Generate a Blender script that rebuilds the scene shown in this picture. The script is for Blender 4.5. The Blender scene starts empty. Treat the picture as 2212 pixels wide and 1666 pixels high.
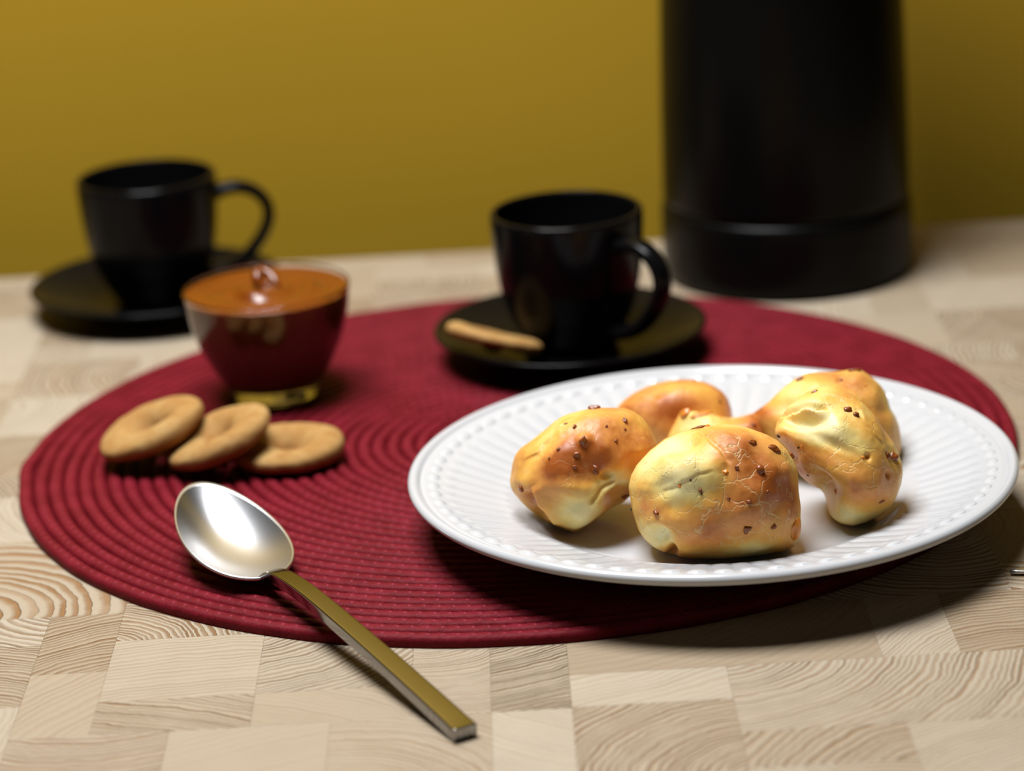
import bpy, bmesh, math, random
import numpy as np
from mathutils import Vector, Matrix, noise

# ------------------------------------------------------------------ camera
IMG_W, IMG_H, FPX = 2212, 1666, 6000.0
PITCH, ROLL, CAM_H = 0.32351, -0.05798, 0.36289
scn = bpy.context.scene
COL = scn.collection
Fv = np.array([0, math.cos(PITCH), -math.sin(PITCH)])
R0 = np.array([1.0, 0, 0]); U0 = np.cross(R0, Fv)
Rv = R0 * math.cos(ROLL) + U0 * math.sin(ROLL)
Uv = -R0 * math.sin(ROLL) + U0 * math.cos(ROLL)
Ov = np.array([0, 0, CAM_H])
cam_d = bpy.data.cameras.new('camera')
cam = bpy.data.objects.new('camera', cam_d); COL.objects.link(cam)
cam_d.sensor_fit = 'HORIZONTAL'; cam_d.sensor_width = 36.0
cam_d.lens = FPX / IMG_W * 36.0
cam_d.clip_start = 0.01
m = Matrix(((Rv[0], Uv[0], -Fv[0], Ov[0]), (Rv[1], Uv[1], -Fv[1], Ov[1]), (Rv[2], Uv[2], -Fv[2], Ov[2]), (0, 0, 0, 1)))
cam.matrix_world = m
cam_d.dof.use_dof = True
cam_d.dof.focus_distance = 0.915
cam_d.dof.aperture_fstop = 6.3
scn.camera = cam

# ------------------------------------------------------------------ world, light, exposure
world = bpy.data.worlds.new('world'); scn.world = world
world.use_nodes = True
world.node_tree.nodes['Background'].inputs[0].default_value = (0.9, 0.95, 1.0, 1)
world.node_tree.nodes['Background'].inputs[1].default_value = 0.006
la = bpy.data.lights.new('softbox_light', 'AREA')
la.shape = 'RECTANGLE'; la.size = 0.46; la.size_y = 0.38
la.energy = 18.0; la.color = (0.97, 0.985, 1.0)
lo = bpy.data.objects.new('softbox_light', la); COL.objects.link(lo)
lo.location = (-0.16, 0.96, 0.90)
lo.rotation_euler = (0, math.radians(-8), 0)
vs = scn.view_settings
scn.display_settings.display_device = 'sRGB'
vs.view_transform = 'Standard'; vs.look = 'None'; vs.exposure = 0.0; vs.gamma = 1.0
vs.use_curve_mapping = False

# ------------------------------------------------------------------ helpers
def un(px, py, z):
    d = Fv + (px - IMG_W / 2) / FPX * Rv - (py - IMG_H / 2) / FPX * Uv
    return Ov + d * (z - CAM_H) / d[2]
def uny(px, py, y):
    d = Fv + (px - IMG_W / 2) / FPX * Rv - (py - IMG_H / 2) / FPX * Uv
    return Ov + d * y / d[1]
def proj(P):
    D = np.asarray(P) - Ov; w = D @ Fv
    return np.stack([IMG_W / 2 + FPX * (D @ Rv) / w, IMG_H / 2 - FPX * (D @ Uv) / w, w], -1)
ALB = 0.56      # overall reflectance of the paints and foods
def srgb(r, g, b):
    f = lambda c: (c / 255 / 12.92) if c / 255 <= 0.04045 else ((c / 255 + 0.055) / 1.055) ** 2.4
    return (f(r) * ALB, f(g) * ALB, f(b) * ALB, 1)

def mesh_obj(name, verts, faces, mat=None, parent=None, smooth=True, loc=None):
    me = bpy.data.meshes.new(name)
    me.from_pydata([tuple(v) for v in verts], [], [tuple(f) for f in faces]); me.update()
    if smooth:
        me.polygons.foreach_set('use_smooth', [True] * len(me.polygons))
    if mat: me.materials.append(mat)
    o = bpy.data.objects.new(name, me); COL.objects.link(o)
    if parent: o.parent = parent
    if loc is not None: o.location = loc
    return o
def thing(name, label, cat, loc=(0, 0, 0), group=None):
    o = bpy.data.objects.new(name, None); COL.objects.link(o)
    o.empty_display_size = 0.02
    o.location = loc; o['label'] = label; o['category'] = cat
    if group: o['group'] = group
    return o
def tag(o, label, cat, group=None):
    o['label'] = label; o['category'] = cat
    if group: o['group'] = group
def grid_faces(nu, nv, wrap_u=True, wrap_v=False):
    F = []
    for i in range(nv if wrap_v else nv - 1):
        for j in range(nu if wrap_u else nu - 1):
            a = i * nu + j; b = i * nu + (j + 1) % nu
            c = ((i + 1) % nv) * nu + (j + 1) % nu; d = ((i + 1) % nv) * nu + j
            F.append((a, b, c, d))
    return F
def lathe(prof, n=96, closed=False):
    """prof: list of (r,z) from outside bottom ... ; r==0 ends are capped by tiny radius"""
    V = []
    for r, z in prof:
        r = max(r, 1e-5)
        for j in range(n):
            a = 2 * math.pi * j / n
            V.append((r * math.cos(a), r * math.sin(a), z))
    return V, grid_faces(n, len(prof), True, closed)
def smooth_prof(pts, k=8):
    """Catmull-Rom through (r,z) points"""
    P = [np.array(p, float) for p in pts]; out = []
    for i in range(len(P) - 1):
        p0 = P[max(i - 1, 0)]; p1 = P[i]; p2 = P[i + 1]; p3 = P[min(i + 2, len(P) - 1)]
        for t in np.linspace(0, 1, k, endpoint=False):
            out.append(0.5 * ((2 * p1) + (-p0 + p2) * t + (2 * p0 - 5 * p1 + 4 * p2 - p3) * t * t + (-p0 + 3 * p1 - 3 * p2 + p3) * t ** 3))
    out.append(P[-1])
    return [tuple(p) for p in out]
def sweep(path, widths, thicks, side, n=16, power=2.0):
    """sweep a superellipse cross-section along path; side = fixed lateral unit vector"""
    path = [np.array(p, float) for p in path]; side = np.array(side, float)
    V = []
    for i, p in enumerate(path):
        t = path[min(i + 1, len(path) - 1)] - path[max(i - 1, 0)]; t /= np.linalg.norm(t)
        s = side - t * (side @ t); s /= np.linalg.norm(s)
        u = np.cross(t, s)
        for j in range(n):
            a = 2 * math.pi * j / n; ca, sa = math.cos(a), math.sin(a)
            x = math.copysign(abs(ca) ** (2 / power), ca) * widths[i] / 2
            y = math.copysign(abs(sa) ** (2 / power), sa) * thicks[i] / 2
            V.append(p + s * x + u * y)
    F = grid_faces(n, len(path))
    F.append(tuple(range(n - 1, -1, -1))); F.append(tuple(range((len(path) - 1) * n, len(path) * n)))
    return V, F
def sstep(x, a, b):
    t = min(1, max(0, (x - a) / (b - a))); return t * t * (3 - 2 * t)
def cr3(pts, k=10):
    return [np.array(p) for p in smooth_prof(pts, k)]

# ------------------------------------------------------------------ materials
srgb0 = srgb
class NT:
    def __init__(s, name):
        s.m = bpy.data.materials.new(name); s.m.use_nodes = True
        s.t = s.m.node_tree; s.b = s.t.nodes['Principled BSDF']
    def n(s, typ, **kw):
        nd = s.t.nodes.new(typ)
        for k, v in kw.items(): setattr(nd, k, v)
        return nd
    def l(s, a, b): s.t.links.new(a, b)
    def val(s, sock, v):
        if hasattr(v, 'is_output') or isinstance(v, bpy.types.NodeSocket): s.l(v, sock)
        else: sock.default_value = v
    def math(s, op, a, b=0.0, c=0.0, clamp=False):
        nd = s.n('ShaderNodeMath', operation=op, use_clamp=clamp)
        for i, v in enumerate((a, b, c)): s.val(nd.inputs[i], v)
        return nd.outputs[0]
    def vmath(s, op, a, b=(0, 0, 0)):
        nd = s.n('ShaderNodeVectorMath', operation=op)
        s.val(nd.inputs[0], a); s.val(nd.inputs[1], b)
        return nd.outputs[1] if op in ('LENGTH', 'DISTANCE', 'DOT_PRODUCT') else nd.outputs[0]
    def mix(s, f, a, b, blend='MIX'):
        nd = s.n('ShaderNodeMix', data_type='RGBA', blend_type=blend)
        s.val(nd.inputs[0], f); s.val(nd.inputs[6], a); s.val(nd.inputs[7], b)
        return nd.outputs[2]
    def noise(s, vec, scale, detail=2.0, rough=0.5, color=False):
        nd = s.n('ShaderNodeTexNoise'); nd.inputs['Scale'].default_value = scale
        nd.inputs['Detail'].default_value = detail; nd.inputs['Roughness'].default_value = rough
        if vec is not None: s.l(vec, nd.inputs['Vector'])
        return nd.outputs['Color' if color else 'Fac']
    def ss(s, x, a, b, lo=0.0, hi=1.0):
        nd = s.n('ShaderNodeMapRange', interpolation_type='SMOOTHSTEP')
        s.val(nd.inputs[0], x)
        for i, v in enumerate((a, b, lo, hi)): nd.inputs[i + 1].default_value = v
        return nd.outputs[0]
    def coord(s, which='Object'):
        return s.n('ShaderNodeTexCoord').outputs[which]
    def bump(s, h, strength, dist):
        nd = s.n('ShaderNodeBump'); nd.inputs['Strength'].default_value = strength
        nd.inputs['Distance'].default_value = dist; s.l(h, nd.inputs['Height'])
        s.l(nd.outputs[0], s.b.inputs['Normal'])
    def set(s, **kw):
        for k, v in kw.items(): s.val(s.b.inputs[k.replace('_', ' ')], v)

def mat_wall():
    k = NT('olive_wall_paint'); c = k.coord('Object')
    n1 = k.noise(c, 6, 3); n2 = k.noise(c, 900, 2)
    col = k.mix(n1, srgb(206, 164, 38), srgb(212, 170, 42))
    k.set(Base_Color=col, Roughness=0.7); k.b.inputs['Specular IOR Level'].default_value = 0.2
    k.bump(n2, 0.15, 0.0004); return k.m

def mat_wood():
    k = NT('pale_block_wood'); c = k.coord('Object')
    geo = k.n('ShaderNodeNewGeometry').outputs['Position']
    ring = k.n('ShaderNodeAttribute', attribute_type='OBJECT', attribute_name='ring').outputs['Vector']
    tone = k.n('ShaderNodeAttribute', attribute_type='OBJECT', attribute_name='tone').outputs['Vector']
    sr = k.n('ShaderNodeSeparateXYZ'); k.l(ring, sr.inputs[0])
    st = k.n('ShaderNodeSeparateXYZ'); k.l(tone, st.inputs[0])
    wob = k.vmath('SUBTRACT', k.noise(geo, 55, 2, color=True), (0.5, 0.5, 0.5))
    wn = k.n('ShaderNodeVectorMath', operation='SCALE'); k.l(wob, wn.inputs[0]); wn.inputs['Scale'].default_value = 0.0055
    wob2 = k.vmath('SUBTRACT', k.noise(geo, 400, 2, color=True), (0.5, 0.5, 0.5))
    wn2 = k.n('ShaderNodeVectorMath', operation='SCALE'); k.l(wob2, wn2.inputs[0]); wn2.inputs['Scale'].default_value = 0.0008
    p = k.vmath('ADD', k.vmath('ADD', c, wn.outputs[0]), wn2.outputs[0])
    sp = k.n('ShaderNodeSeparateXYZ'); k.l(p, sp.inputs[0])
    dx = k.math('SUBTRACT', sp.outputs[0], sr.outputs[0]); dy = k.math('SUBTRACT', sp.outputs[1], sr.outputs[1])
    d = k.math('SQRT', k.math('ADD', k.math('MULTIPLY', dx, dx), k.math('MULTIPLY', dy, dy)))
    ph = k.math('MULTIPLY', d, sr.outputs[2])
    # uneven ring widths
    ph = k.math('ADD', ph, k.math('MULTIPLY', k.math('SINE', k.math('MULTIPLY', ph, 0.9)), 0.28))
    fr = k.math('FRACT', ph)
    band = k.math('MULTIPLY', k.ss(fr, 0.30, 0.82), k.ss(fr, 0.90, 1.0, 1.0, 0.0))
    cell = k.math('FLOOR', ph)
    wv = k.n('ShaderNodeTexWhiteNoise', noise_dimensions='1D'); k.l(cell, wv.inputs['W'])
    band = k.math('MULTIPLY', band, k.math('MULTIPLY_ADD', wv.outputs[0], 0.7, 0.5))
    mask = k.ss(k.noise(geo, 60, 2), 0.3, 0.55, 0.7, 1.0)
    band = k.math('MULTIPLY', k.math('MULTIPLY', band, mask), st.outputs[1], clamp=True)
    fib = k.noise(geo, 1500, 3, 0.7)
    rnd = k.n('ShaderNodeObjectInfo').outputs['Random']
    base = k.mix(st.outputs[0], srgb(235, 220, 195), srgb(194, 168, 134))
    base = k.mix(k.math('MULTIPLY', k.noise(geo, 45, 3), 0.45), base, srgb(204, 184, 158))
    base = k.mix(k.math('MULTIPLY', fib, 0.22), base, srgb(166, 140, 112))
    line = k.mix(rnd, srgb(180, 130, 78), srgb(150, 118, 82))
    col = k.mix(band, base, line)
    k.set(Base_Color=col, Roughness=0.62)
    k.b.inputs['Specular IOR Level'].default_value = 0.28
    hgt = k.math('ADD', k.math('MULTIPLY', k.math('SUBTRACT', 1.0, band), 1.0), k.math('MULTIPLY', fib, 0.25))
    k.bump(hgt, 0.85, 0.0012)
    return k.m

def mat_coil():
    k = NT('crimson_paper_cord'); geo = k.n('ShaderNodeNewGeometry').outputs['Position']
    at = k.n('ShaderNodeAttribute', attribute_type='GEOMETRY', attribute_name='braid').outputs['Fac']
    n1 = k.noise(geo, 90, 3); n2 = k.noise(geo, 900, 3, 0.7); n3 = k.noise(geo, 2600, 2)
    col = k.mix(k.ss(n1, 0.3, 0.7), srgb(130, 19, 33), srgb(149, 29, 46))
    col = k.mix(k.math('MULTIPLY', k.ss(n2, 0.42, 0.75), 0.55), col, srgb(100, 11, 21))
    col = k.mix(k.math('MULTIPLY', k.ss(at, 0.45, 1.0), 0.75), col, srgb(196, 72, 98))
    spk = k.ss(k.noise(geo, 330, 1), 0.80, 0.86)
    col = k.mix(k.math('MULTIPLY', spk, 0.5), col, srgb(165, 95, 50))
    k.set(Base_Color=col, Roughness=0.6); k.b.inputs['Specular IOR Level'].default_value = 0.12
    k.b.inputs['Sheen Weight'].default_value = 0.0
    k.bump(k.math('ADD', n2, k.math('MULTIPLY', n3, 0.6)), 0.5, 0.0004)
    return k.m

def mat_porcelain():
    k = NT('white_glazed_porcelain')
    k.set(Base_Color=(0.49, 0.495, 0.51, 1), Roughness=0.18)
    k.b.inputs['Coat Weight'].default_value = 0.0; k.b.inputs['Coat Roughness'].default_value = 0.08
    k.b.inputs['Subsurface Weight'].default_value = 0.0
    return k.m

def mat_black(name, col, rough, spec=0.5):
    k = NT(name); geo = k.coord('Object')
    r = k.math('MULTIPLY_ADD', k.noise(geo, 60, 3), 0.10, rough - 0.05)
    k.set(Base_Color=col, Roughness=r); k.b.inputs['Specular IOR Level'].default_value = spec
    return k.m

def mat_steel(name, rough, refl):
    k = NT(name); geo = k.coord('Object')
    mp = k.n('ShaderNodeMapping'); mp.inputs['Scale'].default_value = (300, 4000, 4000); k.l(geo, mp.inputs[0])
    n = k.noise(mp.outputs[0], 1.0, 3)
    k.set(Base_Color=(refl, refl, refl * 1.02, 1), Metallic=1.0, Roughness=k.math('MULTIPLY_ADD', n, 0.10, rough))
    k.bump(n, 0.06, 0.0001); return k.m

def mat_glass():
    k = NT('clear_glass')
    k.set(Base_Color=(0.97, 0.98, 0.98, 1), Roughness=0.02, IOR=1.47)
    k.b.inputs['Transmission Weight'].default_value = 1.0
    return k.m

def mat_caramel():
    k = NT('milk_caramel'); geo = k.coord('Object')
    n = k.noise(geo, 70, 3)
    col = k.mix(n, srgb(132, 62, 8), srgb(150, 74, 12))
    k.set(Base_Color=col, Roughness=0.22)
    k.b.inputs['Subsurface Weight'].default_value = 0.35
    k.b.inputs['Subsurface Radius'].default_value = (0.004, 0.0014, 0.0004)
    k.b.inputs['Subsurface Scale'].default_value = 1.0
    return k.m

def mat_cookie():
    k = NT('baked_biscuit'); geo = k.coord('Object')
    n1 = k.noise(geo, 110, 4, 0.6); n2 = k.noise(geo, 1400, 3, 0.7)
    sz = k.n('ShaderNodeSeparateXYZ'); k.l(geo, sz.inputs[0])
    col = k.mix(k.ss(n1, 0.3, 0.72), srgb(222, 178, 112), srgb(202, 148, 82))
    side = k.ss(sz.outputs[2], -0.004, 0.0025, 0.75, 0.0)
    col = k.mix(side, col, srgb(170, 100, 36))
    spots = k.ss(k.noise(geo, 190, 2), 0.66, 0.76, 0.0, 0.45)
    col = k.mix(spots, col, srgb(160, 92, 48))
    k.set(Base_Color=col, Roughness=0.75); k.b.inputs['Specular IOR Level'].default_value = 0.15
    k.b.inputs['Subsurface Weight'].default_value = 0.08
    k.b.inputs['Subsurface Radius'].default_value = (0.003, 0.0015, 0.0006)
    k.bump(k.math('ADD', n2, n1), 0.5, 0.0006); return k.m

def mat_bread():
    k = NT('cheese_bread_crust'); BR_A = 1.35; geo = k.n('ShaderNodeNewGeometry').outputs['Position']
    bake = k.n('ShaderNodeAttribute', attribute_type='GEOMETRY', attribute_name='bake').outputs['Fac']
    crk = k.n('ShaderNodeAttribute', attribute_type='GEOMETRY', attribute_name='crack').outputs['Fac']
    n1 = k.noise(geo, 75, 4, 0.55); n2 = k.noise(geo, 420, 3, 0.6)
    b = k.math('ADD', bake, k.math('MULTIPLY', k.math('SUBTRACT', n1, 0.5), 0.9))
    b = k.math('ADD', b, k.math('MULTIPLY', k.math('SUBTRACT', n2, 0.5), 0.12))
    rmp = k.n('ShaderNodeValToRGB'); k.l(b, rmp.inputs[0])
    e = rmp.color_ramp.elements
    srgb = lambda *c: tuple(min(1.0, v * BR_A) for v in srgb0(*c)[:3]) + (1,)
    e[0].position = 0.05; e[0].color = srgb(255, 239, 172)
    e[1].position = 0.98; e[1].color = srgb(184, 98, 32)
    for pos, colr in ((0.28, srgb(255, 226, 138)), (0.52, srgb(250, 188, 88)), (0.76, srgb(232, 156, 78))):
        x = e.new(pos); x.color = colr
    # fine cracks and skin folds
    wob = k.vmath('ADD', geo, k.vmath('MULTIPLY', k.noise(geo, 260, 2, color=True), (0.006, 0.006, 0.006)))
    vo = k.n('ShaderNodeTexVoronoi', feature='DISTANCE_TO_EDGE'); vo.inputs['Scale'].default_value = 130
    k.l(wob, vo.inputs['Vector'])
    line = k.ss(vo.outputs['Distance'], 0.0, 0.05, 1.0, 0.0)
    line = k.math('MULTIPLY', k.math('MULTIPLY', line, crk), k.ss(k.noise(geo, 100, 2), 0.42, 0.58))
    col = k.mix(k.math('MULTIPLY', line, 0.45), rmp.outputs[0], srgb(244, 222, 160))
    fl = k.ss(k.noise(geo, 620, 1), 0.76, 0.80)
    col = k.mix(k.math('MULTIPLY', fl, 0.5), col, srgb(190, 96, 22))
    k.set(Base_Color=col, Roughness=k.math('MULTIPLY_ADD', n2, 0.2, 0.36))
    k.b.inputs['Specular IOR Level'].default_value = 0.4
    k.b.inputs['Subsurface Weight'].default_value = 0.35
    k.b.inputs['Subsurface Radius'].default_value = (0.004, 0.0022, 0.0008)
    k.b.inputs['Subsurface Scale'].default_value = 1.0
    h = k.math('ADD', k.math('MULTIPLY', n2, 0.25), k.math('MULTIPLY', line, -1.1))
    h = k.math('ADD', h, k.math('MULTIPLY', k.noise(geo, 160, 3), 0.8))
    k.bump(h, 0.32, 0.0008)
    return k.m

def mat_simple(name, col, rough, sss=0.0):
    k = NT(name); geo = k.coord('Object'); n = k.noise(geo, 300, 3)
    c2 = tuple(min(1, v * 0.6) for v in col[:3]) + (1,)
    k.set(Base_Color=k.mix(n, col, c2), Roughness=rough)
    if sss:
        k.b.inputs['Subsurface Weight'].default_value = sss
        k.b.inputs['Subsurface Radius'].default_value = (0.002, 0.0007, 0.0002)
    return k.m

M = dict(wall=mat_wall(), wood=mat_wood(), coil=mat_coil(), plate=mat_porcelain(),
         cup=mat_black('black_glazed_ceramic', (0.003, 0.003, 0.0035, 1), 0.20, 0.11),
         kettle=mat_black('black_satin_plastic', (0.003, 0.0028, 0.0026, 1), 0.30, 0.10),
         steel=mat_steel('brushed_steel', 0.27, 0.60), steel2=mat_steel('satin_steel', 0.07, 0.29), glass=mat_glass(), caramel=mat_caramel(), cookie=mat_cookie(), bread=mat_bread(),
         nodule=mat_simple('toasted_cheese', srgb(188, 98, 34), 0.32, 0.2),
         orange=mat_simple('melted_cheese', (0.80, 0.27, 0.03, 1), 0.3, 0.3),
         herb=mat_simple('dark_crumb', srgb(38, 34, 22), 0.8),
         under=mat_simple('brown_underframe', srgb(120, 92, 60), 0.8))  # plain brown for the table's underframe and legs

# ------------------------------------------------------------------ structure: wall
WALL_Y = 1.368
def box_vf(x0, x1, y0, y1, z0, z1):
    V = [(x, y, z) for z in (z0, z1) for y in (y0, y1) for x in (x0, x1)]
    F = [(0, 2, 3, 1), (4, 5, 7, 6), (0, 1, 5, 4), (2, 6, 7, 3), (0, 4, 6, 2), (1, 3, 7, 5)]
    return V, F
V, F = box_vf(-1.6, 1.6, WALL_Y, WALL_Y + 0.1, -0.74, 1.7)
w = mesh_obj('wall_back', V, F, M['wall'], smooth=False); w['kind'] = 'structure'
V, F = box_vf(-1.6, 1.6, -0.6, WALL_Y, -0.76, -0.74)
fl = mesh_obj('floor', V, F, mat_simple('dark_floor', srgb(90, 74, 60), 0.6), smooth=False); fl['kind'] = 'structure'

# ------------------------------------------------------------------ worktop of end-grain blocks
DX, DY, X0, Y0 = 0.0246, 0.0237, -0.1596, 0.7234
TABLE_Y1 = 1.2885
random.seed(7)
worktop = thing('wooden_worktop', 'pale butcher-block wooden worktop of small end-grain blocks before the olive wall', 'worktop', (0, 0.95, -0.74))
WT = np.array([0, 0.95, -0.74])
blk_mesh = {}
def block_mesh(nx, ny, ly=None):
    key = (nx, ny, ly)
    if key in blk_mesh: return blk_mesh[key]
    hx = nx * DX / 2 - 0.00001; hy = (ly / 2 if ly else ny * DY / 2) - 0.00001; b = 0.00009; d = 0.03
    V = []
    for z, i in ((0, b), (-b, 0), (-d, 0)):
        V += [(-hx + i, -hy + i, z), (hx - i, -hy + i, z), (hx - i, hy - i, z), (-hx + i, hy - i, z)]
    F = [(0, 1, 2, 3)]
    for r in (0, 4):
        for j in range(4): F.append((r + j, r + 4 + j, r + 4 + (j + 1) % 4, r + (j + 1) % 4))
    F.append((11, 10, 9, 8))
    me = bpy.data.meshes.new('block'); me.from_pydata(V, [], F); me.update(); me.materials.append(M['wood'])
    blk_mesh[key] = me; return me
# explicit foreground blocks: (i0,j0,ni,nj, ring centre x,y world, rings per metre, tone, contrast)
EXPL = [
 (0, 4, 1, 2, -0.110, 0.760, 430, 0.75, 0.9), (0, 2, 1, 2, -0.02, 0.70, 300, 0.55, 0.25),
 (-1, 5, 1, 1, -0.150, 0.885, 300, 0.05, 0.8), (-1, 3, 1, 2, -0.200, 0.740, 520, 0.5, 0.9), (-2, 3, 1, 3, -0.25, 0.75, 420, 0.35, 0.8),
 (-1, 1, 1, 2, -0.3, 0.8, 300, 0.15, 0.3),
 (1, 3, 2, 2, -0.09, 0.60, 380, 0.30, 0.28), (1, 2, 2, 1, -0.16, 0.66, 480, 0.45, 0.9), (0, 0, 2, 2, -0.135, 0.83, 400, 0.40, 0.85),
 (2, 0, 2, 2, -0.02, 0.60, 300, 0.45, 0.15), (1, 5, 2, 2, -0.140, 0.835, 460, 0.35, 0.95), (3, 5, 2, 1, -0.14, 0.83, 460, 0.4, 0.8),
 (3, 3, 2, 2, -0.10, 0.86, 430, 0.30, 0.75), (5, 2, 1, 2, -0.030, 0.83, 650, 0.25, 0.55), (5, 4, 1, 2, -0.03, 0.86, 600, 0.3, 0.5),
 (3, 2, 2, 1, -0.11, 0.70, 420, 0.55, 0.2), (4, 0, 2, 2, -0.055, 0.715, 420, 0.35, 0.55),
 (6, 2, 1, 2, -0.04, 0.90, 560, 0.45, 1.0), (6, 0, 1, 2, 0.06, 0.83, 420, 0.0, 0.25), (6, 4, 1, 2, -0.04, 0.9, 500, 0.4, 0.7),
 (7, 3, 4, 2, 0.0, 0.9, 300, 0.85, 0.2), (7, 2, 2, 1, -0.02, 0.90, 330, 0.05, 0.28),
 (7, 0, 2, 2, 0.072, 0.712, 430, 0.42, 1.0), (9, 1, 4, 2, 0.058, 0.812, 440, 0.20, 0.60),
 (9, 0, 2, 1, 0.128, 0.700, 330, 0.55, 0.75), (11, -1, 2, 2, 0.2, 0.6, 500, 0.15, 0.4), (9, -2, 1, 2, 0.05, 0.70, 380, 0.0, 0.5), (10, -2, 1, 2, 0.09, 0.66, 400, 0.4, 0.6),
 (11, 3, 1, 2, 0.20, 0.74, 600, 0.20, 0.35), (12, 3, 2, 2, 0.17, 0.71, 430, 0.80, 0.85),
 (-2, 6, 3, 3, -0.192, 0.869, 190, 0.45, 1.0), (-3, 14, 1, 2, -0.24, 1.10, 260, 0.55, 0.5), (-2, 14, 2, 2, -0.215, 1.09, 300, 0.0, 0.35),
 (13, 1, 1, 2, 0.04, 0.80, 420, 0.25, 0.7), (13, -1, 1, 2, 0.25, 0.66, 400, 0.3, 0.6),
]
IMIN, IMAX, JMIN = -13, 27, -6
JMAX = int((TABLE_Y1 - Y0) / DY)          # last full row index (exclusive)
occ = {}
blocks = []
for e_ in EXPL:
    i0, j0, ni, nj = e_[:4]
    if any((i, j) in occ for i in range(i0, i0 + ni) for j in range(j0, j0 + nj)): continue
    for i in range(i0, i0 + ni):
        for j in range(j0, j0 + nj): occ[(i, j)] = 1
    blocks.append((i0, j0, ni, nj, e_[4], e_[5], e_[6], e_[7], e_[8]))
for j in range(JMIN, JMAX):
    for i in range(IMIN, IMAX):
        if (i, j) in occ: continue
        opts = [(2, 1), (2, 2), (1, 2), (2, 2), (3, 2), (1, 1), (2, 1)]
        random.shuffle(opts)
        for ni, nj in opts + [(1, 1)]:
            if i + ni <= IMAX and j + nj <= JMAX and all((a, b) not in occ for a in range(i, i + ni) for b in range(j, j + nj)): break
        for a in range(i, i + ni):
            for b in range(j, j + nj): occ[(a, b)] = 1
        ang = random.uniform(0, 6.283); dist = random.uniform(0.015, 0.09)
        cx = X0 + (i + ni / 2) * DX; cy = Y0 + (j + nj / 2) * DY
        blocks.append((i, j, ni, nj, cx + dist * math.cos(ang), cy + dist * math.sin(ang), random.uniform(230, 520), random.random() * 0.85, random.choice((0.2, 0.35, 0.6, 0.85, 1.0))))
# last thin strip of blocks against the wall
for i in range(IMIN, IMAX, 2):
    blocks.append((i, JMAX, 2, -1, X0 + i * DX, Y0 + JMAX * DY - 0.06, random.uniform(250, 450), random.random() * 0.8, 0.4))
LAST = TABLE_Y1 - (Y0 + JMAX * DY)
far_V, far_F = [], []
nblk = 0
for (i, j, ni, nj, rx, ry, fq, tn, ct) in blocks:
    ly = None if nj > 0 else round(LAST, 6)
    cx = X0 + (i + ni / 2) * DX
    cy = (Y0 + (j + nj / 2) * DY) if nj > 0 else Y0 + JMAX * DY + LAST / 2
    me = block_mesh(ni, nj, ly)
    hz = random.uniform(-0.00007, 0.0)
    half = 0.20 * cy + 0.045
    if abs(cx) < half and cy > 0.66:
        o = bpy.data.objects.new('block', me); COL.objects.link(o); o.parent = worktop
        o.location = (cx - WT[0], cy - WT[1], hz - WT[2])
        o['ring'] = [rx - cx, ry - cy, fq]; o['tone'] = [tn, ct, 0.0]
        nblk += 1
    else:
        b0 = len(far_V)
        for v in me.vertices: far_V.append((v.co.x + cx - WT[0], v.co.y + cy - WT[1], v.co.z + hz - WT[2]))
        for p_ in me.polygons: far_F.append([b0 + q for q in p_.vertices])
fo = mesh_obj('outer_blocks', far_V, far_F, M['wood'], worktop, smooth=False)
fo['kind'] = 'stuff'; fo['ring'] = [0.3, 0.2, 300.0]; fo['tone'] = [0.4, 0.4, 0.0]
xw0, xw1 = X0 + IMIN * DX, X0 + IMAX * DX; yw0 = Y0 + JMIN * DY
V, F = box_vf(xw0 + .01, xw1 - .01, yw0 - WT[1] + .01, TABLE_Y1 - WT[1] - .01, 0.708 - 0.02, 0.7105)
mesh_obj('underframe', V, F, M['under'], worktop, smooth=False)
for sx in (xw0 + 0.06, xw1 - 0.06):
    for sy in (yw0 + 0.06 - WT[1], TABLE_Y1 - 0.06 - WT[1]):
        V, F = box_vf(sx - 0.03, sx + 0.03, sy - 0.03, sy + 0.03, 0.0, 0.69)
        mesh_obj('leg', V, F, M['under'], worktop, smooth=False)

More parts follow.
